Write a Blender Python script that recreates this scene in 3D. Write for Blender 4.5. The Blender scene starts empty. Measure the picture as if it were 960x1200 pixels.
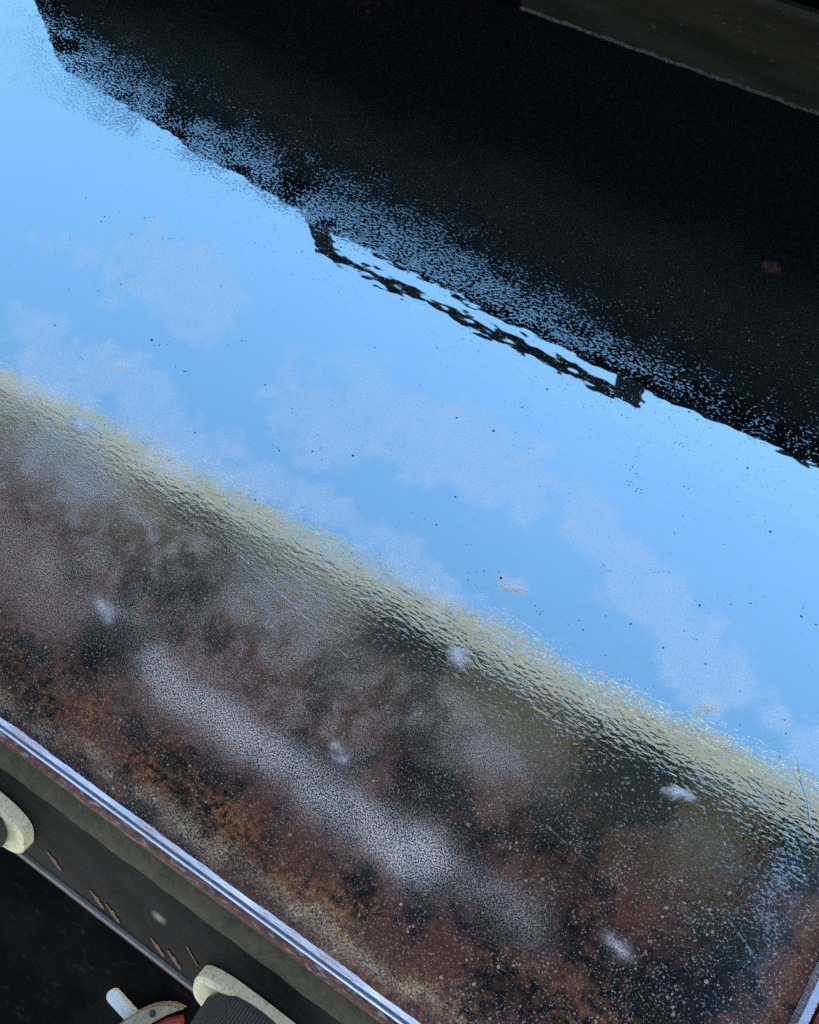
import bpy, bmesh, math, random
import numpy as np
from mathutils import Vector, Matrix, Quaternion

# ------------------------------------------------------------------ camera, sky, sun, exposure
S = bpy.context.scene
COL = S.collection
Z0 = 0.90                     # height of the cooking plate above the patio (m); x runs along the front edge, y to the back

cam_d = bpy.data.cameras.new('camera')
cam = bpy.data.objects.new('camera', cam_d)
COL.objects.link(cam)
Rw = ((0.84923742, 0.46747719, -0.24548094),      # rows: world axes seen in (right, down, forward) of the camera
      (0.5063429, -0.8528403, 0.12759423),
      (-0.14970864, -0.23265533, -0.96096765))
M = Matrix([[r[0], -r[1], -r[2]] for r in Rw]).to_4x4()
cam.matrix_world = Matrix.Translation((0, 0, Z0 + 0.4529)) @ M
cam_d.sensor_fit = 'HORIZONTAL'
cam_d.sensor_width = 36
cam_d.lens = 36 * 950 / 960
cam_d.clip_start = 0.01
cam_d.clip_end = 500
S.camera = cam

SUN_EL, SUN_AZ = 34.0, 4.0    # the sun stands behind the open lid (towards +y)
w = bpy.data.worlds.new('World')
S.world = w
w.use_nodes = True
nt = w.node_tree
bg = nt.nodes['Background']
sky = nt.nodes.new('ShaderNodeTexSky')
sky.sky_type = 'NISHITA'
sky.sun_disc = False
sky.sun_elevation = math.radians(SUN_EL)
sky.sun_rotation = math.radians(SUN_AZ)
sky.air_density = 1.25
sky.dust_density = 0.6
sky.ozone_density = 1.2
nt.links.new(sky.outputs[0], bg.inputs[0])
bg.inputs[1].default_value = 0.15
sl = bpy.data.lights.new('sun', 'SUN')
sl.energy = 5.0
sl.angle = math.radians(0.5)
sl.color = (1, 0.92, 0.80)
sun = bpy.data.objects.new('sun', sl)
COL.objects.link(sun)
sd = Vector((math.sin(math.radians(SUN_AZ)) * math.cos(math.radians(SUN_EL)),
             math.cos(math.radians(SUN_AZ)) * math.cos(math.radians(SUN_EL)), math.sin(math.radians(SUN_EL))))
sun.rotation_euler = sd.to_track_quat('Z', 'Y').to_euler()
sun.location = sd * 20
S.view_settings.view_transform = 'Standard'
S.view_settings.look = 'None'
S.view_settings.gamma = 1
S.view_settings.use_curve_mapping = False
S.view_settings.exposure = 1.7
S.render.engine = 'CYCLES'
S.cycles.use_denoising = False
S.cycles.max_bounces = 8
S.cycles.caustics_reflective = False

# ------------------------------------------------------------------ helpers
def link(name, me, mat=None, parent=None):
    o = bpy.data.objects.new(name, me)
    COL.objects.link(o)
    if mat: me.materials.append(mat)
    if parent:
        o.parent = parent
        o.matrix_parent_inverse = parent.matrix_world.inverted()
    return o

def empty(name, loc, label, cat):
    o = bpy.data.objects.new(name, None)
    COL.objects.link(o)
    o.location = loc
    o.empty_display_size = 0.05
    o.matrix_world = Matrix.Translation(loc)
    o['label'] = label
    o['category'] = cat
    return o

def tag(o, label=None, cat=None, kind=None, group=None):
    for k, v in (('label', label), ('category', cat), ('kind', kind), ('group', group)):
        if v: o[k] = v
    return o

def from_bm(name, bm, mat, parent=None, smooth=None):
    me = bpy.data.meshes.new(name)
    bmesh.ops.recalc_face_normals(bm, faces=bm.faces)
    bm.to_mesh(me)
    bm.free()
    if smooth is not None:
        me.shade_smooth()
        me.set_sharp_from_angle(angle=math.radians(smooth))
    return link(name, me, mat, parent)

def box(bm, c, s, m=None, bevel=0):
    r = bmesh.ops.create_cube(bm, size=1)
    vs = r['verts']
    for v in vs:
        v.co = Vector((v.co.x * s[0], v.co.y * s[1], v.co.z * s[2]))
    if bevel:
        es = list({e for v in vs for e in v.link_edges})
        q = bmesh.ops.bevel(bm, geom=es, offset=bevel, segments=2, affect='EDGES', profile=0.5)
        vs = list({v for f in q['faces'] for v in f.verts} | {v for v in vs if v.is_valid})
    for v in vs:
        v.co = (m @ v.co if m else v.co) + Vector(c)

def extrude_profile(bm, prof, x0, x1, n=1, closed=True, wob=None):
    """profile of (y, z) swept along x; z is counted from the plate"""
    rows = []
    for i in range(n + 1):
        x = x0 + (x1 - x0) * i / n
        row = []
        for j, (y, z) in enumerate(prof):
            dy, dz = wob(x, j) if wob else (0, 0)
            row.append(bm.verts.new((x, y + dy, Z0 + z + dz)))
        rows.append(row)
    k = len(prof)
    for i in range(n):
        for j in range(k if closed else k - 1):
            a, b = rows[i], rows[i + 1]
            bm.faces.new((a[j], a[(j + 1) % k], b[(j + 1) % k], b[j]))
    if closed:
        bm.faces.new(rows[0])
        bm.faces.new(rows[-1][::-1])

def tube(bm, pts, r, seg=14, cap=True):
    pts = [Vector(p) for p in pts]
    rings = []
    for i, p in enumerate(pts):
        d = (pts[min(i + 1, len(pts) - 1)] - pts[max(i - 1, 0)]).normalized()
        u = d.cross(Vector((0.02, 0.13, 1))).normalized()
        v = d.cross(u)
        rr = r[i] if isinstance(r, (list, tuple)) else r
        rings.append([bm.verts.new(p + rr * (u * math.cos(t * 2 * math.pi / seg) + v * math.sin(t * 2 * math.pi / seg))) for t in range(seg)])
    for a, b in zip(rings, rings[1:]):
        for t in range(seg):
            bm.faces.new((a[t], a[(t + 1) % seg], b[(t + 1) % seg], b[t]))
    if cap:
        bm.faces.new(rings[0][::-1])
        bm.faces.new(rings[-1])

class N:
    """small wrapper to write node trees"""
    def __init__(s, name):
        s.m = bpy.data.materials.new(name)
        s.m.use_nodes = True
        s.t = s.m.node_tree
        s.t.nodes.clear()
        s.out = s.t.nodes.new('ShaderNodeOutputMaterial')
    def set(s, sock, v):
        if v is None: return
        if isinstance(v, bpy.types.NodeSocket): s.t.links.new(v, sock)
        elif isinstance(v, (tuple, list)) and len(v) == 3 and sock.type == 'RGBA': sock.default_value = (*v, 1)
        else: sock.default_value = v
    def n(s, typ, ins=None, **kw):
        o = s.t.nodes.new('ShaderNode' + typ)
        for k, v in kw.items(): setattr(o, k, v)
        for k, v in (ins or {}).items(): s.set(o.inputs[k], v)
        return o
    def math(s, op, a, b=None, c=None, clamp=False):
        o = s.n('Math', operation=op, use_clamp=clamp)
        for i, v in enumerate((a, b, c)): s.set(o.inputs[i], v)
        return o.outputs[0]
    def mul(s, a, b): return s.math('MULTIPLY', a, b)
    def add(s, a, b): return s.math('ADD', a, b)
    def attr(s, name): return s.n('Attribute', attribute_name=name).outputs['Fac']
    def coord(s, scale=(1, 1, 1), rot=(0, 0, 0)):
        c = s.n('TexCoord').outputs['Object']
        return s.n('Mapping', {'Vector': c, 'Scale': scale, 'Rotation': rot}).outputs[0]
    def noise(s, vec, scale, detail=2, rough=0.5, dist=0):
        return s.n('TexNoise', {'Vector': vec, 'Scale': scale, 'Detail': detail, 'Roughness': rough, 'Distortion': dist}).outputs[0]
    def ramp(s, v, lo, hi, a=0.0, b=1.0, smooth=False):
        return s.n('MapRange', {'Value': v, 'From Min': lo, 'From Max': hi, 'To Min': a, 'To Max': b}, interpolation_type='SMOOTHSTEP' if smooth else 'LINEAR').outputs[0]
    def mix(s, f, a, b):
        o = s.n('Mix', data_type='RGBA')
        s.set(o.inputs[0], f); s.set(o.inputs[6], a); s.set(o.inputs[7], b)
        return o.outputs[2]
    def shmix(s, f, a, b):
        o = s.n('MixShader')
        s.set(o.inputs[0], f); s.set(o.inputs[1], a); s.set(o.inputs[2], b)
        return o.outputs[0]
    def bump(s, h, strength=1.0, dist=1.0):
        return s.n('Bump', {'Height': h, 'Strength': strength, 'Distance': dist}).outputs[0]
    def done(s, sh):
        s.t.links.new(sh, s.out.inputs[0])
        return s.m

def simple(name, col, col2=None, rough=0.5, metal=0.0, scale=40, bump=0.0, spec=0.5, stretch=(1, 1, 1)):
    g = N(name)
    v = g.coord(stretch)
    f = g.noise(v, scale, 4, 0.6)
    c = g.mix(g.ramp(f, 0.35, 0.68), col, col2 or tuple(x * 0.7 for x in col))
    b = g.n('BsdfPrincipled', {'Base Color': c, 'Roughness': g.ramp(g.noise(v, scale * 2.3, 3), 0.3, 0.7, rough * 0.8, min(1, rough * 1.2)), 'Metallic': metal, 'Specular IOR Level': spec})
    if bump: g.set(b.inputs['Normal'], g.bump(g.noise(v, scale * 4, 3), 1.0, bump))
    return g.done(b.outputs[0])

# ------------------------------------------------------------------ materials
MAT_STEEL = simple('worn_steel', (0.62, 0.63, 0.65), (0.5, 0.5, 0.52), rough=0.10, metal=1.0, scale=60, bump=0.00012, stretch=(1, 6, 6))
MAT_BLACK = simple('black_paint', (0.016, 0.017, 0.018), (0.010, 0.011, 0.012), rough=0.5, scale=14, bump=0.0002)
MAT_LID = simple('lid_black', (0.004, 0.0052, 0.006), (0.008, 0.006, 0.005), rough=0.7, scale=9, bump=0.0003, spec=0.08)
MAT_CREAM = simple('cream_plastic', (0.62, 0.58, 0.38), (0.52, 0.47, 0.29), rough=0.45, scale=55, bump=0.0002)
MAT_KNOB = simple('knob_rubber', (0.075, 0.068, 0.055), (0.09, 0.082, 0.068), spec=0.04, rough=0.8, scale=80, bump=0.0002)
MAT_WHITE = simple('white_plastic', (0.80, 0.77, 0.71), (0.74, 0.71, 0.65), rough=0.5, spec=0.2, scale=30)
MAT_RED = simple('red_plastic', (0.5, 0.05, 0.035), (0.42, 0.04, 0.03), rough=0.35, scale=30)
MAT_CONC = simple('patio_concrete', (0.50, 0.44, 0.35), (0.40, 0.35, 0.28), rough=0.9, scale=3, bump=0.003)
MAT_BEIGE = simple('beige_paint', (0.70, 0.545, 0.47), (0.63, 0.49, 0.42), rough=0.6, scale=5, bump=0.0005)
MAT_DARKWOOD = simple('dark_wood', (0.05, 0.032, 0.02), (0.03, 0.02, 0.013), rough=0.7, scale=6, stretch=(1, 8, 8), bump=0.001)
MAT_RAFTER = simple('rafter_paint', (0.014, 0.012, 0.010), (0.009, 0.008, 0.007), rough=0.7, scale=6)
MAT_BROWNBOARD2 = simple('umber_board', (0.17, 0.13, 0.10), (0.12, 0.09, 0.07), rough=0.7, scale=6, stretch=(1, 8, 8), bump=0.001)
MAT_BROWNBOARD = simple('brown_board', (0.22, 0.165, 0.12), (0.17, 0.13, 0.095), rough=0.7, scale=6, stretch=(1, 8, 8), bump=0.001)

# ------------------------------------------------------------------ the place: patio and the eave whose underside the oil mirrors
bm = bmesh.new()
for a in ((-60, -60), (60, -60), (60, 60), (-60, 60)): bm.verts.new((a[0], a[1], 0))
bm.faces.new(bm.verts)
tag(from_bm('patio', bm, MAT_CONC), 'pale concrete patio under the griddle', 'patio', 'structure')

awning = empty('patio_awning', (-1.4, -0.3, 0), 'patio awning with cream front board and dark rafters, mirrored in the oil', 'awning')
EX0, EX1 = -3.4, 0.70
EZ = 2.40
EY, EB = 0.13, -0.80
def abox(name, c, s_, mat, bev=0.004):
    bm = bmesh.new()
    box(bm, c, s_, bevel=bev)
    return from_bm(name, bm, mat, awning)
EXC, EXL = (EX0 + EX1) / 2, EX1 - EX0
abox('front_board', (EXC, EY - 0.04, EZ + 0.055), (EXL, 0.08, 0.11), MAT_BEIGE, 0.006)
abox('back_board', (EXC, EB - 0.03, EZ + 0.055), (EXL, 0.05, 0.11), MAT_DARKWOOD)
nb = 6
for k in range(nb):                                  # boards laid along the awning
    wy_ = (EY - 0.085 - EB) / nb
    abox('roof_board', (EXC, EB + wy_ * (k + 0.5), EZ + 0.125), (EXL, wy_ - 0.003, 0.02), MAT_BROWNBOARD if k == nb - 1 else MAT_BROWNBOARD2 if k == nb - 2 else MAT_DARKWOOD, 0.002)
for k in range(-5, 2):
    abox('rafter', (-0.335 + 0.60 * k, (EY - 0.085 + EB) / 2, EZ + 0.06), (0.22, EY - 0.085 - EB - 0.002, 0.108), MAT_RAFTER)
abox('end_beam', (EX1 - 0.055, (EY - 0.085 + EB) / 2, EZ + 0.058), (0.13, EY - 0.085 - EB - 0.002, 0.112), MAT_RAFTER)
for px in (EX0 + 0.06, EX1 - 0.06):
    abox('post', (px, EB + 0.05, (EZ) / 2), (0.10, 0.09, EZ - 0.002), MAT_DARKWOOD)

awning.matrix_world = Matrix.Rotation(math.radians(2.4), 4, 'Z') @ awning.matrix_world

# ------------------------------------------------------------------ the griddle
G = empty('griddle', (-0.28, 0.1, 0), 'black outdoor griddle with oily rust-brown cooking plate and its lid open', 'griddle')
XL, XR, YF, YB = -0.745, 0.171, -0.1650, 0.393

# numeric noise for wear maps
def vnoise(x, y, seed):
    xi, yi = np.floor(x).astype(np.int64), np.floor(y).astype(np.int64)
    fx, fy = x - xi, y - yi
    fx = fx * fx * (3 - 2 * fx); fy = fy * fy * (3 - 2 * fy)
    def h(a, b):
        n = (a * 374761393 + b * 668265263 + seed * 974634777) & 0x7fffffff
        n = ((n ^ (n >> 13)) * 1274126177) & 0x7fffffff
        return ((n ^ (n >> 16)) & 0xffff) / 65535.0
    return (h(xi, yi) * (1 - fx) + h(xi + 1, yi) * fx) * (1 - fy) + (h(xi, yi + 1) * (1 - fx) + h(xi + 1, yi + 1) * fx) * fy
def fbm(x, y, sc, seed, octv=4, gain=0.55):
    a, t, o = 1.0, 0.0, 0
    for i in range(octv):
        o = o + a * vnoise(x * sc + 13.7 * i, y * sc - 7.1 * i, seed + i)
        t += a; a *= gain; sc *= 2.07
    return o / t
def sstep(a, b, v):
    t = np.clip((v - a) / (b - a), 0, 1)
    return t * t * (3 - 2 * t)
def blob(x, y, c, rx, ry=None, ang=0):
    ry = ry or rx
    dx, dy = x - c[0], y - c[1]
    ca, sa = math.cos(ang), math.sin(ang)
    u, v = (dx * ca + dy * sa) / rx, (-dx * sa + dy * ca) / ry
    return np.exp(-(u * u + v * v))
def seg(x, y, a, b, r):
    ax, ay, bx, by = *a, *b
    dx, dy = bx - ax, by - ay
    t = np.clip(((x - ax) * dx + (y - ay) * dy) / (dx * dx + dy * dy), 0, 1)
    d2 = (x - ax - t * dx) ** 2 + (y - ay - t * dy) ** 2
    return np.exp(-d2 / (r * r))

step = 0.002
nx, ny = int(round((XR - XL) / step)) + 1, int(round((YB - YF) / step)) + 1
gx, gy = np.meshgrid(np.linspace(XL, XR, nx), np.linspace(YF, YB, ny))
x, y = gx.ravel(), gy.ravel()
wx = x + 0.016 * (fbm(x, y, 28, 3) - 0.5)
wy = y + 0.016 * (fbm(x, y, 28, 9) - 0.5)
n1, n2, n3 = fbm(x, y, 22, 21), fbm(x, y, 55, 31), fbm(x, y, 130, 41)
pat = np.clip((n1 - 0.5) * 2.2 + (n2 - 0.5) * 1.2 + 0.5, 0, 1)

front = 1 - sstep(-0.03, 0.03, wy + 0.02 * (n1 - 0.5))                   # browner towards the front edge
rust = np.clip(front * (0.25 + 0.75 * sstep(0.3, 0.75, pat)), 0, 1)
for c, r in (((0.019, -0.014), 0.03), ((0.092, -0.033), 0.035), ((-0.084, -0.039), 0.03), ((0.04, -0.07), 0.03), ((-0.15, -0.06), 0.03), ((-0.30, -0.04), 0.05), ((0.10, -0.075), 0.03), ((-0.01, -0.03), 0.03), ((-0.14, -0.025), 0.035), ((-0.26, -0.02), 0.05), ((-0.36, -0.03), 0.05)):
    rust = np.maximum(rust, 0.95 * blob(wx, wy, c, r) * (0.6 + 0.4 * n2))
for c, r in (((-0.235, -0.10), 0.028), ((-0.08, 0.0), 0.02), ((0.064, -0.005), 0.022), ((0.128, -0.045), 0.024), ((0.035, -0.054), 0.015), ((-0.205, -0.04), 0.02), ((0.115, -0.095), 0.03), ((-0.03, -0.06), 0.012)):
    rust *= 1 - 0.9 * blob(wx, wy, c, r)
rust = np.maximum(rust, 0.35 * sstep(0.150, 0.160, wx))
rust = np.maximum(rust, 0.25 * sstep(0.30, 0.385, wy) * n1 * sstep(-0.2, -0.35, x))
rust = np.maximum(rust, 0.5 * blob(wx, wy, (-0.008, 0.289), 0.007, 0.004) + 0.3 * blob(wx, wy, (-0.015, 0.255), 0.005, 0.004))
orange = np.zeros_like(x)
for c, rx, ry, k in (((-0.11, -0.143), 0.035, 0.012, 0.8), ((-0.047, -0.150), 0.035, 0.012, 1.0), ((0.024, -0.155), 0.05, 0.014, 0.9), ((-0.235, -0.142), 0.03, 0.014, 0.9), ((-0.17, -0.138), 0.03, 0.012, 0.6), ((-0.29, -0.135), 0.03, 0.016, 0.5), ((0.10, -0.12), 0.05, 0.02, 0.4)):
    orange = np.maximum(orange, k * blob(wx, wy, c, rx, ry))
orange = np.clip(orange * (0.35 + 1.1 * sstep(0.35, 0.7, n2)), 0, 1)
crust = np.exp(-((wy + 0.155 - 0.004 * (n1 - 0.5)) / 0.006) ** 2) * (0.35 + 0.9 * sstep(0.4, 0.65, n2))
crust = np.maximum(crust, 0.5 * np.exp(-((wx - 0.162) / 0.004) ** 2) * n2)
crust = np.clip(crust * 0.75, 0, 1)

film = 1.25 * seg(wx, wy, (-0.205, -0.094), (-0.02, -0.098), 0.0155) + 0.6 * seg(wx, wy, (-0.02, -0.098), (0.045, -0.095), 0.013)
film = np.maximum(film, 0.9 * blob(wx, wy, (-0.239, -0.076), 0.013, 0.010))
film = np.maximum(film, 0.7 * blob(wx, wy, (-0.296, -0.080), 0.035, 0.020))
film = np.maximum(film, 0.5 * blob(wx, wy, (-0.34, -0.075), 0.04, 0.02))
film = np.maximum(film, 0.55 * blob(wx, wy, (-0.016, -0.038), 0.03, 0.016, 0.2))
film = np.maximum(film, 0.42 * blob(wx, wy, (-0.15, -0.025), 0.08, 0.03))
film = np.maximum(film, 0.4 * blob(wx, wy, (-0.33, -0.03), 0.08, 0.03))
film = np.maximum(film, (0.16 + 0.36 * sstep(0.38, 0.62, 0.3 * n2 + 0.7 * n3)) * sstep(-0.118, -0.08, wy) * sstep(0.0, -0.03, wy) * sstep(0.06, -0.06, x))
film = np.maximum(film, 0.5 * seg(wx, wy, (-0.33, -0.085), (-0.2, -0.09), 0.03))
film = film * (0.55 + 0.3 * pat + 0.35 * fbm(x, y, 180, 301))
for c, r in (((-0.235, -0.112), 0.022), ((-0.08, -0.006), 0.03), ((0.064, -0.008), 0.03), ((0.128, -0.045), 0.024), ((-0.205, -0.04), 0.018), ((-0.05, -0.062), 0.014)):
    film *= 1 - 0.85 * blob(wx, wy, c, r)
spots = np.zeros_like(x)
for c, r in (((0.088, -0.080), 0.004), ((-0.044, 0.052), 0.0055), ((-0.045, 0.002), 0.0045), ((-0.079, -0.077), 0.0035), ((-0.084, -0.070), 0.003), ((-0.333, 0.005), 0.006), ((-0.329, 0.053), 0.004), ((0.077, 0.049), 0.004), ((0.08, 0.0), 0.0028), ((-0.245, -0.08), 0.006)):
    spots = np.maximum(spots, blob(wx + 0.010 * (n3 - 0.5), wy + 0.010 * (fbm(x, y, 150, 60) - 0.5), c, r * 1.2, r * 0.9))
haze = np.zeros_like(x)  # pale oil film patches, with soft cloud reflections painted in
hx_ = x + 0.05 * (fbm(x, y, 16, 101) - 0.5) + 0.02 * (fbm(x, y, 60, 111) - 0.5)
hy_ = y + 0.05 * (fbm(x, y, 16, 121) - 0.5) + 0.02 * (fbm(x, y, 60, 131) - 0.5)
for c, rx, ry, k in (((-0.335, 0.115), 0.085, 0.045, 0.75), ((-0.12, 0.115), 0.085, 0.032, 1.0), ((-0.20, 0.085), 0.05, 0.03, 0.8), ((-0.32, 0.032), 0.11, 0.022, 1.0), ((-0.15, 0.035), 0.13, 0.018, 0.9), ((0.125, 0.055), 0.03, 0.02, 0.8), ((-0.42, 0.10), 0.06, 0.03, 0.5)):
    haze = np.maximum(haze, k * blob(hx_, hy_, c, rx, ry))
haze = np.maximum(haze, 1.0 * seg(hx_, hy_, (-0.020, 0.112), (0.085, 0.058), 0.021))
haze = sstep(0.30, 0.62, haze + 0.40 * (n2 - 0.5) + 0.35 * (n3 - 0.5)) * (0.40 + 0.9 * n3) * sstep(0.185, 0.15, y)
# how strongly the beaded oil and brush lines stand up
beads = 0.72 * np.where(y > 0.005, np.exp(-np.abs((y - 0.005) / 0.045) ** 1.6), np.exp(-((y - 0.005) / 0.028) ** 2)) * (0.5 + 0.5 * sstep(-0.42, -0.12, x)) + 0.25 * np.exp(-((y + 0.03) / 0.05) ** 2)
beads = np.maximum(beads, 0.03) + 0.02 * np.exp(-((y - 0.165) / 0.012) ** 2)
beads *= 0.65 + 0.7 * n1
beads = np.maximum(beads, 1.1 * np.exp(-((x - 0.142) / 0.016) ** 2) * sstep(0.03, 0.0, y))
pch = fbm(x * 0.6, y * 1.2, 45, 201, 4)
far = 0.262 - 0.045 * sstep(-0.25, 0.12, x) + 0.02 * sstep(-0.3, -0.5, x)
drops = 0.10 + 1.5 * sstep(0.187, 0.200, y + 0.006 * (n1 - 0.5)) * (1 - 0.97 * sstep(far - 0.05, far, y + 0.05 * (pch - 0.5))) * (0.35 + 0.65 * sstep(0.2, 0.6, pch)) * sstep(0.10, 0.55, pch + 0.12 * sstep(0.225, 0.195, y)) 
drops = np.maximum(drops, 1.1 * np.exp(-((x - 0.141) / 0.012) ** 2) * sstep(0.03, 0.0, y) * sstep(-0.06, -0.03, y))
ripple = 0.10 + 0.38 * np.exp(-((y - 0.172) / 0.022) ** 2)
lines = 0.06 + 0.25 * np.exp(-((y - 0.158) / 0.010) ** 2) * n1 + 0.5 * sstep(0.06, 0.0, y)
drops = np.maximum(drops, 0.4 * sstep(0.06, 0.02, y))
dull = np.clip(sstep(0.01, -0.07, wy) * 0.75 + sstep(0.1500, 0.1535, wx + 0.006 * (n3 - 0.5)), 0, 1)   # less oil towards the front and the right wall
dull = np.maximum(dull, 0.9 * crust)
dull *= 1 - 0.8 * blob(x, y, (0.138, -0.022), 0.014, 0.026)
dull = np.maximum(dull, 0.42 * np.exp(-((x - 0.145) / 0.02) ** 2) * sstep(0.01, -0.015, y))
dull = np.maximum(dull, sstep(-0.045, -0.062, wy))
dry = sstep(0.255, 0.31, y + 0.03 * (n1 - 0.5))
# slight sag of the sheet
z = 0.0006 * (fbm(x, y, 9, 77, 2) - 0.5) + 0.0010 * sstep(0.158, 0.171, x) ** 2

me = bpy.data.meshes.new('cooking_plate')
idx = np.arange(nx * ny).reshape(ny, nx)
quads = np.stack([idx[:-1, :-1], idx[:-1, 1:], idx[1:, 1:], idx[1:, :-1]], -1).reshape(-1, 4)
me.vertices.add(nx * ny)
me.vertices.foreach_set('co', np.stack([x, y, Z0 + z], -1).astype(np.float32).ravel())
me.loops.add(quads.size)
me.loops.foreach_set('vertex_index', quads.astype(np.int32).ravel())
me.polygons.add(len(quads))
me.polygons.foreach_set('loop_start', np.arange(0, quads.size, 4, dtype=np.int32))
me.polygons.foreach_set('loop_total', np.full(len(quads), 4, np.int32))
me.update(calc_edges=True)
me.shade_smooth()
for nm, arr in (('rust', rust), ('orange', orange), ('crust', crust), ('film', film), ('spots', spots), ('haze', haze), ('beads', beads), ('drops', drops), ('lines', lines), ('ripple', ripple), ('dry', dry), ('dull', dull)):
    a = me.attributes.new(nm, 'FLOAT', 'POINT')
    a.data.foreach_set('value', np.clip(arr, 0, 3).astype(np.float32))

g = N('seasoned_plate')
A = {k: g.attr(k) for k in ('rust', 'orange', 'crust', 'film', 'spots', 'haze', 'beads', 'drops', 'lines', 'ripple', 'dull', 'dry')}
v1 = g.coord((1, 1, 0))
vb = g.coord((0.55, 1.25, 0))
vs_ = g.coord((0.12, 1, 0))
fine = g.noise(v1, 900, 2, 0.6)
grain = g.noise(v1, 1250, 2, 0.65)
med = g.noise(v1, 240, 5, 0.7)
bead = g.noise(vb, 420, 1.5, 0.5)
line = g.noise(vs_, 330, 2, 0.5)
und = g.noise(g.coord((0.6, 1, 0)), 60, 2, 0.5)
# colour of the metal and its seasoning
c = g.mix(g.ramp(g.add(A['rust'], g.mul(g.math('MULTIPLY_ADD', g.noise(v1, 120, 8, 0.75), 1.8, -0.9), g.ramp(A['rust'], 0.03, 0.2))), 0.12, 0.78), (0.0045, 0.0045, 0.0045), (0.100, 0.037, 0.022))
rmod = g.ramp(med, 0.3, 0.7, 0.45, 1.4)
c = g.mix(g.math('MULTIPLY', A['orange'], g.ramp(med, 0.42, 0.6), clamp=True), c, (0.25, 0.088, 0.021))
c = g.mix(g.math('MULTIPLY', A['crust'], g.ramp(fine, 0.42, 0.58), clamp=True), c, (0.42, 0.29, 0.16))
c = g.mix(1.0, c, c)
hsv = g.n('HueSaturation', {'Color': c, 'Value': g.mul(rmod, g.ramp(fine, 0.25, 0.75, 0.6, 1.4))}).outputs[0]
# relief in metres
h_bead = g.mul(g.mul(bead, A['beads']), 7.0e-5)
clump = g.noise(v1, 75, 3, 0.6)
thr = g.add(g.math('MULTIPLY_ADD', g.math('MINIMUM', A['drops'], 1.4), -0.125, 0.665), g.math('MULTIPLY_ADD', clump, -0.24, 0.12))
drop = g.math('MAXIMUM', g.math('SUBTRACT', g.noise(g.coord((0.7, 1.1, 0)), 640, 3, 0.65), thr), 0.0)
h_drop = g.mul(drop, 2.6e-4)
h_line = g.add(g.mul(g.mul(line, A['lines']), 2.2e-5), h_drop)
h_und = g.add(g.mul(und, 0.9e-4), g.mul(g.mul(g.noise(g.coord((0.4, 1, 0)), 150, 1.5, 0.45), A['ripple']), 0.85e-4))
fs = g.math('MAXIMUM', A['film'], A['spots'])
fm = g.add(fs, g.mul(A['dull'], 0.25))
h_grain = g.mul(g.mul(grain, fm), 2.2e-4)
h_crust = g.mul(g.mul(med, A['crust']), 4e-4)
def scratch(a, b_, wd):
    L_ = math.hypot(b_[0] - a[0], b_[1] - a[1]); an = math.atan2(b_[1] - a[1], b_[0] - a[0])
    o_ = g.n('TexCoord').outputs['Object']
    mp = g.n('Mapping', {'Vector': g.n('VectorMath', {0: o_, 1: (-a[0], -a[1], 0)}, operation='ADD').outputs[0], 'Rotation': (0, 0, -an)}).outputs[0]
    sp = g.n('SeparateXYZ', {0: mp})
    wv = g.math('MULTIPLY_ADD', g.noise(o_, 120, 2), 0.0024, -0.0012)
    d = g.math('ABSOLUTE', g.add(sp.outputs[1], wv))
    on = g.mul(g.ramp(sp.outputs[0], 0, 0.004), g.ramp(sp.outputs[0], L_, L_ - 0.004))
    return g.mul(g.mul(g.ramp(d, 0, wd, 1, 0, True), on), g.ramp(med, 0.45, 0.6))
SC = None
for a_, b_, wd in (((0.126, -0.039), (0.151, -0.052), 0.0009), ((0.030, -0.0495), (0.085, -0.0555), 0.0008), ((-0.2, -0.01), (-0.092, -0.032), 0.0006), ((0.122, 0.048), (0.148, 0.014), 0.0006)):
    q_ = scratch(a_, b_, wd)
    SC = q_ if SC is None else g.math('MAXIMUM', SC, q_)
h_scr = g.mul(SC, 0.6e-4)
h = g.add(g.add(g.add(h_bead, h_line), g.add(h_und, h_grain)), g.add(h_crust, h_scr))
nrm = g.bump(h)
DULL = g.ramp(g.add(A['dull'], g.add(g.mul(fine, 1.3), -0.65)), 0.2, 0.8)
diff = g.n('BsdfDiffuse', {'Color': hsv, 'Normal': nrm}).outputs[0]
rough = g.ramp(DULL, 0, 1, 0.02, 0.2)
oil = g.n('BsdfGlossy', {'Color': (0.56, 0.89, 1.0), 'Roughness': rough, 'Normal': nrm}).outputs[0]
refl = g.mul(g.ramp(DULL, 0, 1, 0.60, 0.07), g.ramp(A['dry'], 0, 1, 1, 0.12))
sh = g.shmix(refl, diff, oil)
# thin milky residue (salt and dried oil) as scattered grains; haze also paints reflected clouds
milk = g.n('BsdfDiffuse', {'Color': (0.86, 0.82, 0.82)}).outputs[0]
sh = g.shmix(g.math('MULTIPLY', g.math('MAXIMUM', g.math('MAXIMUM', g.mul(A['haze'], 0.50), g.math('MAXIMUM', g.mul(A['spots'], 0.5), g.mul(g.mul(g.mul(A['film'], A['film']), g.ramp(grain, 0.46, 0.56)), 0.17))), g.mul(SC, 0.10)), g.ramp(fine, 0.22, 0.68), clamp=True), sh, milk)
gl = g.n('BsdfGlossy', {'Color': (1.0, 0.85, 0.70), 'Roughness': 0.42, 'Normal': nrm}).outputs[0]
glint = g.mul(g.ramp(g.add(g.noise(v1, 850, 2, 0.6), g.math('MULTIPLY_ADD', clump, 0.22, -0.11)), 0.60, 0.67), g.ramp(A['dull'], 0.05, 0.5, 0, 0.5))
gfac = g.math('MAXIMUM', g.math('MULTIPLY', g.math('MULTIPLY', fs, g.ramp(grain, 0.485, 0.555), clamp=True), 0.85), glint)
sh = g.shmix(gfac, sh, gl)
MAT_PLATE = g.done(sh)
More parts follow.
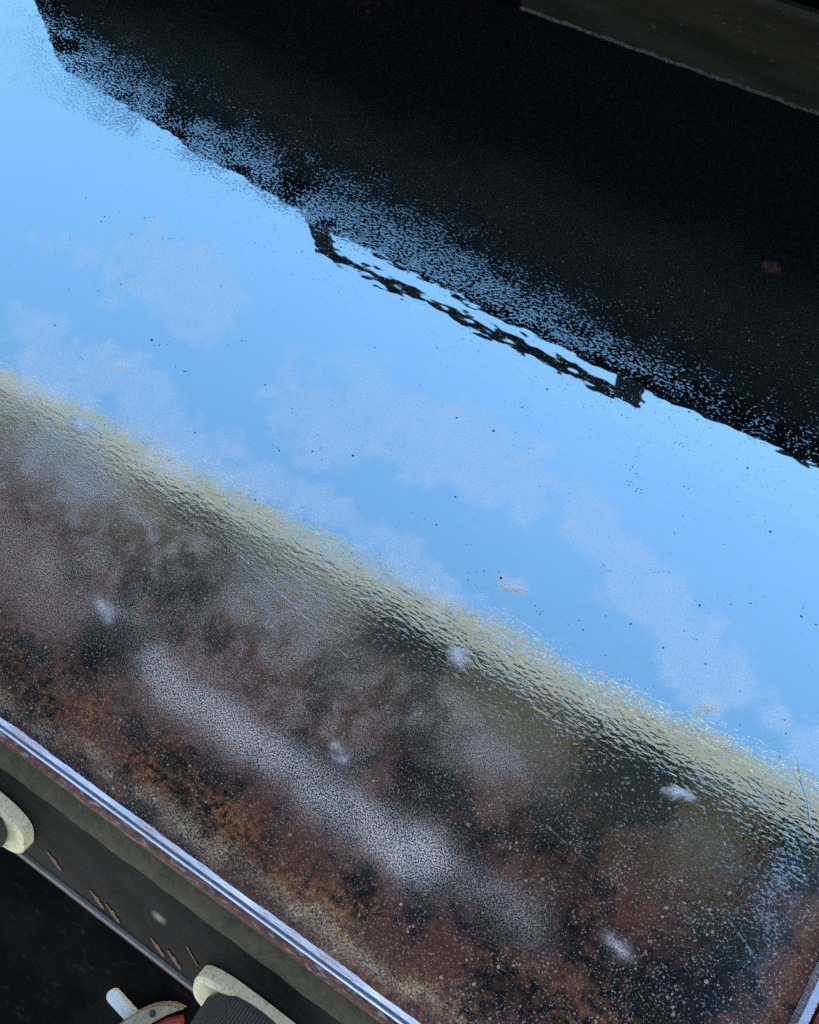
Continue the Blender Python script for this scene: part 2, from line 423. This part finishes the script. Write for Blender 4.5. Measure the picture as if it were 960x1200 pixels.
plate = link('cooking_plate', me, MAT_PLATE, G)

# worn edge of the plate: polished inner fillet, thin bright arris, rusty outer face
def edge_mat(name):
    g = N(name)
    v = g.coord((1, 1, 1)); f = g.noise(v, 300, 4, 0.65); f2 = g.noise(g.coord((0.3, 1, 1)), 500, 3, 0.6)
    c = g.mix(g.ramp(f, 0.38, 0.62), (0.045, 0.013, 0.009), (0.13, 0.036, 0.024))
    c = g.mix(g.ramp(f2, 0.56, 0.68), c, (0.22, 0.20, 0.20))
    b = g.n('BsdfPrincipled', {'Base Color': c, 'Roughness': 0.5, 'Specular IOR Level': 0.2, 'Normal': g.bump(f2, 1, 0.0006)})
    return g.done(b.outputs[0])
MAT_EDGE = edge_mat('rusty_edge')
rng = random.Random(5)
ph = [rng.uniform(0, 6.28) for _ in range(12)]
def wob_in(xx, j):
    a = sum(math.sin(xx * k + ph[i]) / (i + 1) for i, k in enumerate((60, 140, 310, 700, 1300)))
    return (a * 0.0004 if j == 0 else (-a * 0.0001 if j == 1 else 0), 0)
bm = bmesh.new()
extrude_profile(bm, [(-0.1644, -0.0002), (-0.1676, 0.0009), (-0.1678, -0.002), (-0.1640, -0.003)], XL, 0.184, 420, wob=wob_in)
from_bm('polished_lip', bm, MAT_STEEL, G, 20)
bm = bmesh.new()
extrude_profile(bm, [(-0.1679, -0.0002), (-0.1694, -0.0006), (-0.1696, -0.03), (-0.1679, -0.03)], XL, 0.184, 60)
from_bm('lip_groove', bm, simple('groove_steel', (0.10, 0.095, 0.10), (0.05, 0.045, 0.045), rough=0.4, scale=150, bump=0.0003), G)
bm = bmesh.new()
extrude_profile(bm, [(-0.1697, -0.0006), (-0.1704, -0.0007), (-0.1709, -0.00045), (-0.1711, -0.0005), (-0.1712, -0.0010), (-0.1712, -0.01), (-0.1697, -0.01)], XL, 0.184, 200)
from_bm('bright_arris', bm, MAT_STEEL, G)
bm = bmesh.new()
extrude_profile(bm, [(-0.1713, -0.0008), (-0.1745, -0.0016), (-0.1778, -0.0045), (-0.1778, -0.030), (-0.1714, -0.030)], XL, 0.184, 100)
from_bm('front_edge', bm, MAT_EDGE, G, 40)
# right wall of the plate
bm = bmesh.new()
rows = []
prof = [(0.1706, -0.0002), (0.1712, 0.0014), (0.1738, 0.0015), (0.1742, 0.0010), (0.1748, 0.0014), (0.1785, 0.0012), (0.1796, 0.0004), (0.1800, -0.02), (0.1712, -0.02)]
nn = 260
for i in range(nn + 1):
    yy = -0.163 + (YB + 0.004 + 0.163) * i / nn
    a = sum(math.sin(yy * k + ph[q + 5]) / (q + 1) for q, k in enumerate((80, 190, 420, 900, 1700))) * 0.00035
    rows.append([bm.verts.new((p[0] + (a if j == 0 else 0), yy, Z0 + p[1])) for j, p in enumerate(prof)])
for a, b in zip(rows, rows[1:]):
    for j in range(len(prof)):
        k = (j + 1) % len(prof)
        bm.faces.new((a[j], a[k], b[k], b[j]))
from_bm('side_lip', bm, MAT_STEEL, G, 25)
bm = bmesh.new()
box(bm, (0.1835, 0.112, Z0 - 0.012), (0.006, 0.56, 0.026), bevel=0.001)
from_bm('side_edge', bm, MAT_EDGE, G)
# back wall with its weld, ending at the grease slot
g = N('wall_steel')
v = g.coord((1, 1, 1)); st = g.noise(g.coord((0.35, 1, 1.6)), 40, 4, 0.6); f = g.noise(v, 260, 3, 0.6)
c = g.mix(g.ramp(st, 0.35, 0.65), (0.011, 0.0095, 0.007), (0.020, 0.017, 0.013))
c = g.mix(g.mul(g.ramp(f, 0.66, 0.76), 0.3), c, (0.12, 0.10, 0.08))
b = g.n('BsdfPrincipled', {'Base Color': c, 'Roughness': 0.5, 'Specular IOR Level': 0.04, 'Normal': g.bump(f, 1, 0.0002)})
MAT_WALLST = g.done(b.outputs[0])
bm = bmesh.new()
extrude_profile(bm, [(YB + 0.001, -0.004), (YB + 0.001, 0.060), (YB + 0.003, 0.0625), (YB + 0.006, 0.0625), (YB + 0.006, -0.004)], -0.227, 0.186, 1)
from_bm('back_wall', bm, MAT_WALLST, G)
g = N('weld_metal')
f = g.noise(g.coord((1, 1, 1)), 420, 3, 0.7)
b = g.n('BsdfPrincipled', {'Base Color': g.mix(g.ramp(f, 0.35, 0.6), (0.012, 0.009, 0.007), (0.060, 0.050, 0.042)), 'Metallic': 0.0, 'Roughness': 0.55, 'Specular IOR Level': 0.08, 'Normal': g.bump(f, 1, 0.0008)})
MAT_WELD = g.done(b.outputs[0])
bm = bmesh.new()
extrude_profile(bm, [(YB - 0.0006, -0.0004), (YB - 0.0002, 0.0008), (YB + 0.0008, 0.0016), (YB + 0.0008, -0.0004)], -0.2275, 0.184, 300,
                wob=lambda xx, j: (0.0002 * math.sin(xx * 900) * (j in (0, 1)) + 0.0003 * math.sin(xx * 230 + 1) * (j < 3), 0.0004 * math.sin(xx * 610) * (j in (1, 2))))
from_bm('weld_seam', bm, MAT_WELD, G, 50)
bm = bmesh.new()
extrude_profile(bm, [(YB, -0.001), (YB, -0.10), (YB + 0.05, -0.10), (YB + 0.05, 0.01), (YB + 0.052, 0.01), (YB + 0.052, -0.103), (YB - 0.003, -0.103), (YB - 0.003, -0.001)], -0.745, -0.232, 1)
from_bm('grease_trough', bm, MAT_BLACK, G)

# lid, standing open behind the plate
top = [(-0.985, 0.415), (-0.947, 0.430), (-0.778, 0.496), (-0.583, 0.523), (-0.326, 0.562), (-0.086, 0.583), (0.154, 0.566), (0.225, 0.555)]
LY = 0.43
bm = bmesh.new()
outl = [(-0.80, 0.0), ] + top + [(0.225, 0.0)]
def ring(yy, ins=0.0):
    cx_, cz_ = -0.33, 0.27
    r = []
    for (a, b_) in outl:
        r.append(bm.verts.new((a - math.copysign(ins, a - cx_), yy, Z0 + b_ - (ins if b_ > 0.1 else -ins * 0.2))))
    return r
r0 = ring(LY); r1 = ring(LY + 0.035); r2 = ring(LY + 0.0, 0.004); r3 = ring(LY + 0.031, 0.004)
k = len(outl)
for a, b_ in ((r0, r1), (r2, r0), (r3, r2)):
    for j in range(k): bm.faces.new((a[j], a[(j + 1) % k], b_[(j + 1) % k], b_[j]))
bm.faces.new(r1); bm.faces.new(r3[::-1])
lid = from_bm('lid', bm, MAT_LID, G)
bm = bmesh.new()
tube(bm, [(-0.615, LY + 0.006, Z0 + 0.611), (-0.35, LY + 0.006, Z0 + 0.637), (-0.075, LY + 0.006, Z0 + 0.657)], 0.0074, 16)
from_bm('handle', bm, MAT_LID, lid, 40)
for hx, z0_, z1_ in ((-0.59, 0.515, 0.612), (-0.095, 0.575, 0.656)):
    bm = bmesh.new()
    box(bm, (hx, LY + 0.006, Z0 + (z0_ + z1_) / 2), (0.034, 0.012, z1_ - z0_), bevel=0.003)
    from_bm('handle_bracket', bm, MAT_LID, lid)

# sloping control panel in front
g = N('panel_paint')
v = g.coord((1, 1, 1)); f = g.noise(v, 70, 5, 0.65); f2 = g.noise(g.coord((0.5, 1.3, 1.3)), 17, 5, 0.6, 0.5)
c = g.mix(g.ramp(f2, 0.35, 0.7), (0.007, 0.0078, 0.007), (0.027, 0.027, 0.022))
c = g.mix(g.mul(g.ramp(f, 0.55, 0.75), 0.3), c, (0.06, 0.05, 0.03))
dd = g.n('VectorMath', {0: g.n('TexCoord').outputs['Object'], 1: (-0.1305, -0.217, Z0 - 0.038)}, operation='DISTANCE').outputs['Value']
c = g.mix(g.math('MULTIPLY', g.ramp(g.add(dd, g.mul(f, 0.008)), 0.010, 0.003), 0.75, clamp=True), c, (0.42, 0.40, 0.35))
b = g.n('BsdfPrincipled', {'Base Color': c, 'Roughness': 0.5, 'Specular IOR Level': 0.02, 'Normal': g.bump(f, 1, 0.0003)})
MAT_PANEL = g.done(b.outputs[0])
g = N('greasy_ledge')
v = g.coord((1, 1, 1)); f = g.noise(v, 190, 5, 0.7); f2 = g.noise(v, 45, 3, 0.6)
c = g.mix(g.ramp(f, 0.35, 0.68), (0.050, 0.036, 0.015), (0.090, 0.066, 0.030))
c = g.mix(g.mul(g.ramp(f2, 0.5, 0.7), 0.6), c, (0.026, 0.022, 0.011))
b = g.n('BsdfPrincipled', {'Base Color': c, 'Roughness': 0.6, 'Specular IOR Level': 0.2, 'Normal': g.bump(f, 1, 0.0006)})
MAT_LEDGE = g.done(b.outputs[0])
PA = Vector((0, -0.194, Z0 - 0.015)); PS = Vector((0, -1, -1)).normalized(); PN = Vector((0, -1, 1)).normalized()
def pan(xx, s, h=0.0): return PA + PS * s + PN * h + Vector((xx, 0, 0))
PX0, PX1 = -0.76, 0.20
bm = bmesh.new()
extrude_profile(bm, [(-0.170, -0.0095), (-0.186, -0.0110), (-0.1935, -0.0147), (-0.1935, -0.018), (-0.170, -0.018)], PX0, PX1, 160,
                wob=lambda xx, j: ((0.00018 * math.sin(xx * 870) * math.sin(xx * 261) + 0.0002 * math.sin(xx * 1900)) * (j == 2), 0))
from_bm('panel_ledge', bm, MAT_LEDGE, G, 40)
s1 = 0.080
e = PA + PS * s1
bm = bmesh.new()
extrude_profile(bm, [(-0.1938, -0.0150), (e.y, e.z - Z0), (e.y + 0.004, e.z - Z0 - 0.006), (-0.185, -0.03)], PX0, PX1, 1)
panel = from_bm('control_panel', bm, MAT_PANEL, G)
bm = bmesh.new()
ez = e.z - Z0
extrude_profile(bm, [(e.y + 0.0005, ez + 0.0006), (e.y - 0.0010, ez + 0.0012), (e.y - 0.0028, ez + 0.0004), (e.y - 0.0034, ez - 0.0016), (e.y + 0.001, ez - 0.004)], PX0, PX1, 1)
from_bm('panel_rim', bm, simple('rim_paint', (0.15, 0.14, 0.125), (0.09, 0.085, 0.075), rough=0.35, scale=120, bump=0.0003), G, 60)
bm = bmesh.new()
extrude_profile(bm, [(e.y - 0.0034, ez - 0.002), (e.y - 0.0145, ez - 0.022), (e.y - 0.012, ez - 0.03), (e.y + 0.0, ez - 0.01)], PX0, PX1, 1)
from_bm('panel_skirt', bm, MAT_LEDGE, G)

def disc_rows(rows, nseg, power):
    """rows: (half width along x, half height along s, centre s, height h)"""
    bm = bmesh.new()
    rr = []
    for hw, hh, h in rows:
        r = []
        for t in range(nseg):
            a = 2 * math.pi * t / nseg
            ca, sa = math.cos(a), math.sin(a)
            r.append((math.copysign(abs(ca) ** (2 / power), ca) * hw, math.copysign(abs(sa) ** (2 / power), sa) * hh, h))
        rr.append(r)
    return bm, rr
def knob(xc, sc, kz=1.0):
    bm, rr = disc_rows([(0.045, 0.0245 * kz, 0.0006), (0.0452, 0.0247 * kz, 0.0082), (0.0440, 0.0236 * kz, 0.0096), (0.040, 0.0215 * kz, 0.0100), (0.038, 0.020 * kz, 0.0090)], 72, 3.2)
    vr = [[bm.verts.new(pan(xc + p[0], sc + p[1], p[2])) for p in r] for r in rr]
    for a, b_ in zip(vr, vr[1:]):
        for t in range(72): bm.faces.new((a[t], a[(t + 1) % 72], b_[(t + 1) % 72], b_[t]))
    bm.faces.new(vr[-1]); bm.faces.new(vr[0][::-1])
    bz = from_bm('bezel', bm, MAT_BEZEL, None, 35)
    bm = bmesh.new()
    ns = 520
    vr = []
    for R_, h in ((0.0255, 0.008), (0.0275, 0.0115), (0.0262, 0.040), (0.0245, 0.0425), (0.010, 0.0435)):
        r = []
        for t in range(ns):
            a = 2 * math.pi * t / ns
            q = R_ * 1.22 - (0.0010 if (t % 5) in (0, 1) and R_ > 0.02 and h > 0.011 and h < 0.042 else 0)
            r.append(bm.verts.new(pan(xc + q * math.cos(a), sc + q * math.sin(a) * 0.86, h)))
        vr.append(r)
    for a, b_ in zip(vr, vr[1:]):
        for t in range(ns): bm.faces.new((a[t], a[(t + 1) % ns], b_[(t + 1) % ns], b_[t]))
    bm.faces.new(vr[-1]); bm.faces.new(vr[0][::-1])
    kb = from_bm('knob', bm, MAT_KNOB, G)
    bz.parent = kb
    bz.matrix_parent_inverse = kb.matrix_world.inverted()
    bm = bmesh.new()
    box(bm, pan(xc + 0.02, sc - 0.003, 0.0439), (0.012, 0.002, 0.001), Matrix.Rotation(math.radians(45), 3, 'X'))
    p = from_bm('pointer', bm, MAT_WHITE, kb)
    return kb
g = N('yellowed_plastic')
v = g.coord((1, 1, 1)); f = g.noise(v, 120, 4, 0.6); f2 = g.noise(v, 480, 2, 0.6)
c = g.mix(g.ramp(f, 0.35, 0.7), (0.80, 0.70, 0.42), (0.68, 0.55, 0.30))
c = g.mix(g.mul(g.ramp(f2, 0.54, 0.68), 0.55), c, (0.30, 0.22, 0.12))
b = g.n('BsdfPrincipled', {'Base Color': c, 'Roughness': 0.45})
MAT_BEZEL = g.done(b.outputs[0])
for xc, sc in ((-0.0495, 0.0545), (-0.275, 0.0465), (0.16, 0.0545), (-0.479, 0.0545)): knob(xc, sc, 0.9)

# printed burner marks, slightly raised paint
MAT_MARK = simple('orange_print', (0.16, 0.030, 0.014), (0.030, 0.014, 0.010), rough=0.6, scale=420)
def mark(xx, s, pts):
    bm = bmesh.new()
    b0 = [bm.verts.new(pan(xx + a, s + b_, 0.0002)) for a, b_ in pts]
    b1 = [bm.verts.new(pan(xx + a, s + b_, 0.0006)) for a, b_ in pts]
    k = len(pts)
    bm.faces.new(b1)
    for j in range(k): bm.faces.new((b0[j], b0[(j + 1) % k], b1[(j + 1) % k], b1[j]))
    return from_bm('burner_mark', bm, MAT_MARK, panel)
flame = [(-0.0066, -0.0050), (-0.0050, -0.0062), (-0.0018, -0.0034), (0.0004, -0.0042), (0.0026, 0.0002), (0.0050, 0.0012), (0.0062, 0.0052), (0.0036, 0.0054), (0.0014, 0.0032), (-0.0010, 0.0018), (-0.0032, -0.0012)]
for xx, s in ((-0.213, 0.0600), (-0.177, 0.0665), (-0.164, 0.0685), (-0.128, 0.0675), (-0.115, 0.0670)):
    mark(xx, s, flame)
mark(-0.103, 0.046, [(-0.006, -0.006), (-0.005, -0.007), (0.005, 0.006), (0.004, 0.007)])

# body, legs, lower shelf
bm = bmesh.new()
box(bm, (-0.28, 0.10, Z0 - 0.115), (0.90, 0.50, 0.19))
from_bm('burner_box', bm, MAT_BLACK, G)
SZ = 0.58
g = N('dusty_shelf')
v = g.coord((1, 1, 1)); f = g.noise(g.coord((0.45, 1, 1), (0, 0, 0.7)), 130, 5, 0.75); f2 = g.noise(v, 9, 3, 0.6)
c = g.mix(g.mul(g.ramp(f, 0.56, 0.74), g.ramp(f2, 0.38, 0.62)), (0.0015, 0.0018, 0.0018), (0.045, 0.040, 0.034))
c = g.mix(g.mul(g.ramp(f2, 0.48, 0.7), 0.4), c, (0.035, 0.022, 0.011))
b = g.n('BsdfPrincipled', {'Base Color': c, 'Roughness': 0.6, 'Specular IOR Level': 0.05})
MAT_SHELF = g.done(b.outputs[0])
bm = bmesh.new()
box(bm, (-0.28, -0.25, SZ - 0.01), (0.98, 0.95, 0.02), bevel=0.003)
from_bm('lower_shelf', bm, MAT_SHELF, G)
for lx in (-0.72, 0.16):
    for ly in (-0.13, 0.33):
        bm = bmesh.new()
        box(bm, (lx, ly, (Z0 - 0.15) / 2), (0.045, 0.045, Z0 - 0.15), bevel=0.004)
        from_bm('leg', bm, MAT_BLACK, G)

# ------------------------------------------------------------------ things on the lower shelf
TZ = SZ
bm = bmesh.new()
# flat bar with a round end
outl = [(0.0, -0.0068), (0.0, 0.0068)]
pts = [(0.14, -0.0062), (0.14, 0.0062)] + [(0.0 - 0.0066 * math.sin(a), 0.0066 * math.cos(a)) for a in [math.pi * i / 10 for i in range(11)]]
ang = math.radians(-8)
def flat(bm, pts, org, ang, z0, z1, bev=0.001):
    ca, sa = math.cos(ang), math.sin(ang)
    lo = [bm.verts.new((org[0] + a * ca - b_ * sa, org[1] + a * sa + b_ * ca, z0)) for a, b_ in pts]
    hi = [bm.verts.new((org[0] + a * ca - b_ * sa, org[1] + a * sa + b_ * ca, z1)) for a, b_ in pts]
    bm.faces.new(lo[::-1]); bm.faces.new(hi)
    k = len(pts)
    for j in range(k): bm.faces.new((lo[j], lo[(j + 1) % k], hi[(j + 1) % k], hi[j]))
flat(bm, [(a * 0.95, b_ * 0.88) for a, b_ in pts], (-0.203, -0.417), ang, TZ + 0.0005, TZ + 0.006)
bmesh.ops.recalc_face_normals(bm, faces=bm.faces)
o = from_bm('white_handle', bm, MAT_WHITE)
tag(o, 'white plastic handle with a rounded end on the dark shelf', 'handle')
g = N('pale_wood')
f = g.noise(g.coord((1, 0.14, 1), (0, 0, 0.7)), 420, 3, 0.6)
c = g.mix(g.ramp(f, 0.35, 0.65), (0.42, 0.31, 0.19), (0.26, 0.17, 0.09))
b = g.n('BsdfPrincipled', {'Base Color': c, 'Roughness': 0.55})
MAT_WOOD = g.done(b.outputs[0])
wt = empty('wooden_handle', (-0.165, -0.40, TZ), 'pale curved wooden handle with a dark rivet beside the knob', 'tool handle')
bm = bmesh.new()
top_e = [(-0.1395, -0.3830), (-0.1445, -0.3838), (-0.150, -0.3856), (-0.155, -0.3882), (-0.160, -0.3918), (-0.165, -0.3964), (-0.170, -0.4022), (-0.175, -0.4095), (-0.180, -0.4190), (-0.184, -0.4290)]
bot_e = [(-0.173, -0.4330), (-0.166, -0.4220), (-0.160, -0.4125), (-0.155, -0.4040), (-0.151, -0.3975), (-0.147, -0.3918), (-0.143, -0.3868)]
flat(bm, top_e + bot_e, (0, 0), 0, TZ + 0.0065, TZ + 0.0165)
bmesh.ops.recalc_face_normals(bm, faces=bm.faces)
bmesh.ops.bevel(bm, geom=[e_ for e_ in bm.edges if abs(e_.verts[0].co.z - e_.verts[1].co.z) < 1e-5], offset=0.0014, segments=2, affect='EDGES', clamp_overlap=True)
from_bm('grip', bm, MAT_WOOD, wt, 50)
bm = bmesh.new()
bmesh.ops.create_cone(bm, cap_ends=True, segments=20, radius1=0.0030, radius2=0.0026, depth=0.0025, matrix=Matrix.Translation((-0.1610, -0.4010, TZ + 0.0170)))
from_bm('rivet', bm, simple('rivet_metal', (0.05, 0.045, 0.04), rough=0.4, metal=0.5), wt)
bm = bmesh.new()
tube(bm, [(-0.137, -0.3945, TZ + 0.008), (-0.145, -0.4030, TZ + 0.008), (-0.154, -0.4180, TZ + 0.008), (-0.162, -0.4350, TZ + 0.008)], [0.0045, 0.006, 0.0065, 0.0065], 16)
tag(from_bm('red_handle', bm, MAT_RED, None, 50), 'glossy red plastic handle half hidden by the ribbed knob', 'tool handle')

# ------------------------------------------------------------------ crumbs and oil droplets on the plate
def scatter(name, mat, items, label, cat):
    base = bmesh.new()
    bmesh.ops.create_icosphere(base, subdivisions=2, radius=1)
    bv = np.array([v.co[:] for v in base.verts]); bf = [[v.index for v in f.verts] for f in base.faces]
    base.free()
    V, F = [], []
    r_ = np.random.RandomState(len(items))
    for (px, py, r) in items:
        s = np.array([r * r_.uniform(0.7, 1.35), r * r_.uniform(0.7, 1.35), r * r_.uniform(0.35, 0.7)])
        a = r_.uniform(0, 6.28)
        p = bv * (1 + 0.35 * np.sin(bv @ r_.uniform(-4, 4, (3, 1)) + r_.uniform(0, 6)) + 0.12 * r_.uniform(-1, 1, (len(bv), 1))) * s
        p = np.stack([p[:, 0] * math.cos(a) - p[:, 1] * math.sin(a), p[:, 0] * math.sin(a) + p[:, 1] * math.cos(a), p[:, 2]], -1)
        o0 = len(V)
        V.extend((p + [px, py, Z0 + 0.25 * s[2]]).tolist())
        F.extend([[i + o0 for i in f] for f in bf])
    me = bpy.data.meshes.new(name)
    me.from_pydata(V, [], F)
    me.shade_smooth()
    return tag(link(name, me, mat), label, cat, 'stuff')
rs = np.random.RandomState(11)
pale = []
while len(pale) < 2600:
    px, py = rs.uniform(-0.33, 0.168), rs.uniform(-0.160, 0.02)
    dens = 0.12 + 0.8 * np.clip((px + 0.1) / 0.2, 0, 1) * np.clip((0.0 - py) / 0.04, 0, 1) + 0.9 * np.exp(-((py + 0.155) / 0.006) ** 2)
    if rs.rand() < dens * 0.6 * (0.25 + 1.5 * max(0.0, math.sin(px * 61 + 2 * math.sin(py * 90)) * math.sin(py * 83 + 1.5 * math.sin(px * 47)))): pale.append((px, py, 0.00013 + 0.00062 * rs.rand() ** 6))
scatter('pale_crumb', simple('pale_crumbs', (0.36, 0.29, 0.23), (0.14, 0.10, 0.065), rough=0.25, scale=200), pale, 'pale salt and food crumbs scattered over the rusty front of the plate', 'crumbs')
dark = []
while len(dark) < 420:
    px, py = rs.uniform(-0.5, 0.165), rs.uniform(0.02, 0.19)
    if rs.rand() < 0.25 + 0.75 * np.clip((px + 0.15) / 0.25, 0, 1): dark.append((px, py, 0.00014 + 0.0005 * rs.rand() ** 6))
for k in range(34):
    cx_, cy_ = rs.uniform(-0.40, 0.15), rs.uniform(0.045, 0.17)
    a_ = rs.uniform(-0.5, 0.7)
    for q in range(rs.randint(4, 14)):
        t_ = rs.normal(0, 0.0045)
        dark.append((cx_ + t_ * math.cos(a_) + rs.normal(0, 0.0006), cy_ + t_ * math.sin(a_) + rs.normal(0, 0.0010), 0.00012 + 0.0002 * rs.rand() ** 2))
scatter('dark_crumb', simple('dark_crumbs', (0.012, 0.010, 0.009), rough=0.5, scale=200), dark, 'tiny charred crumbs dotted over the mirror-like oil', 'crumbs')
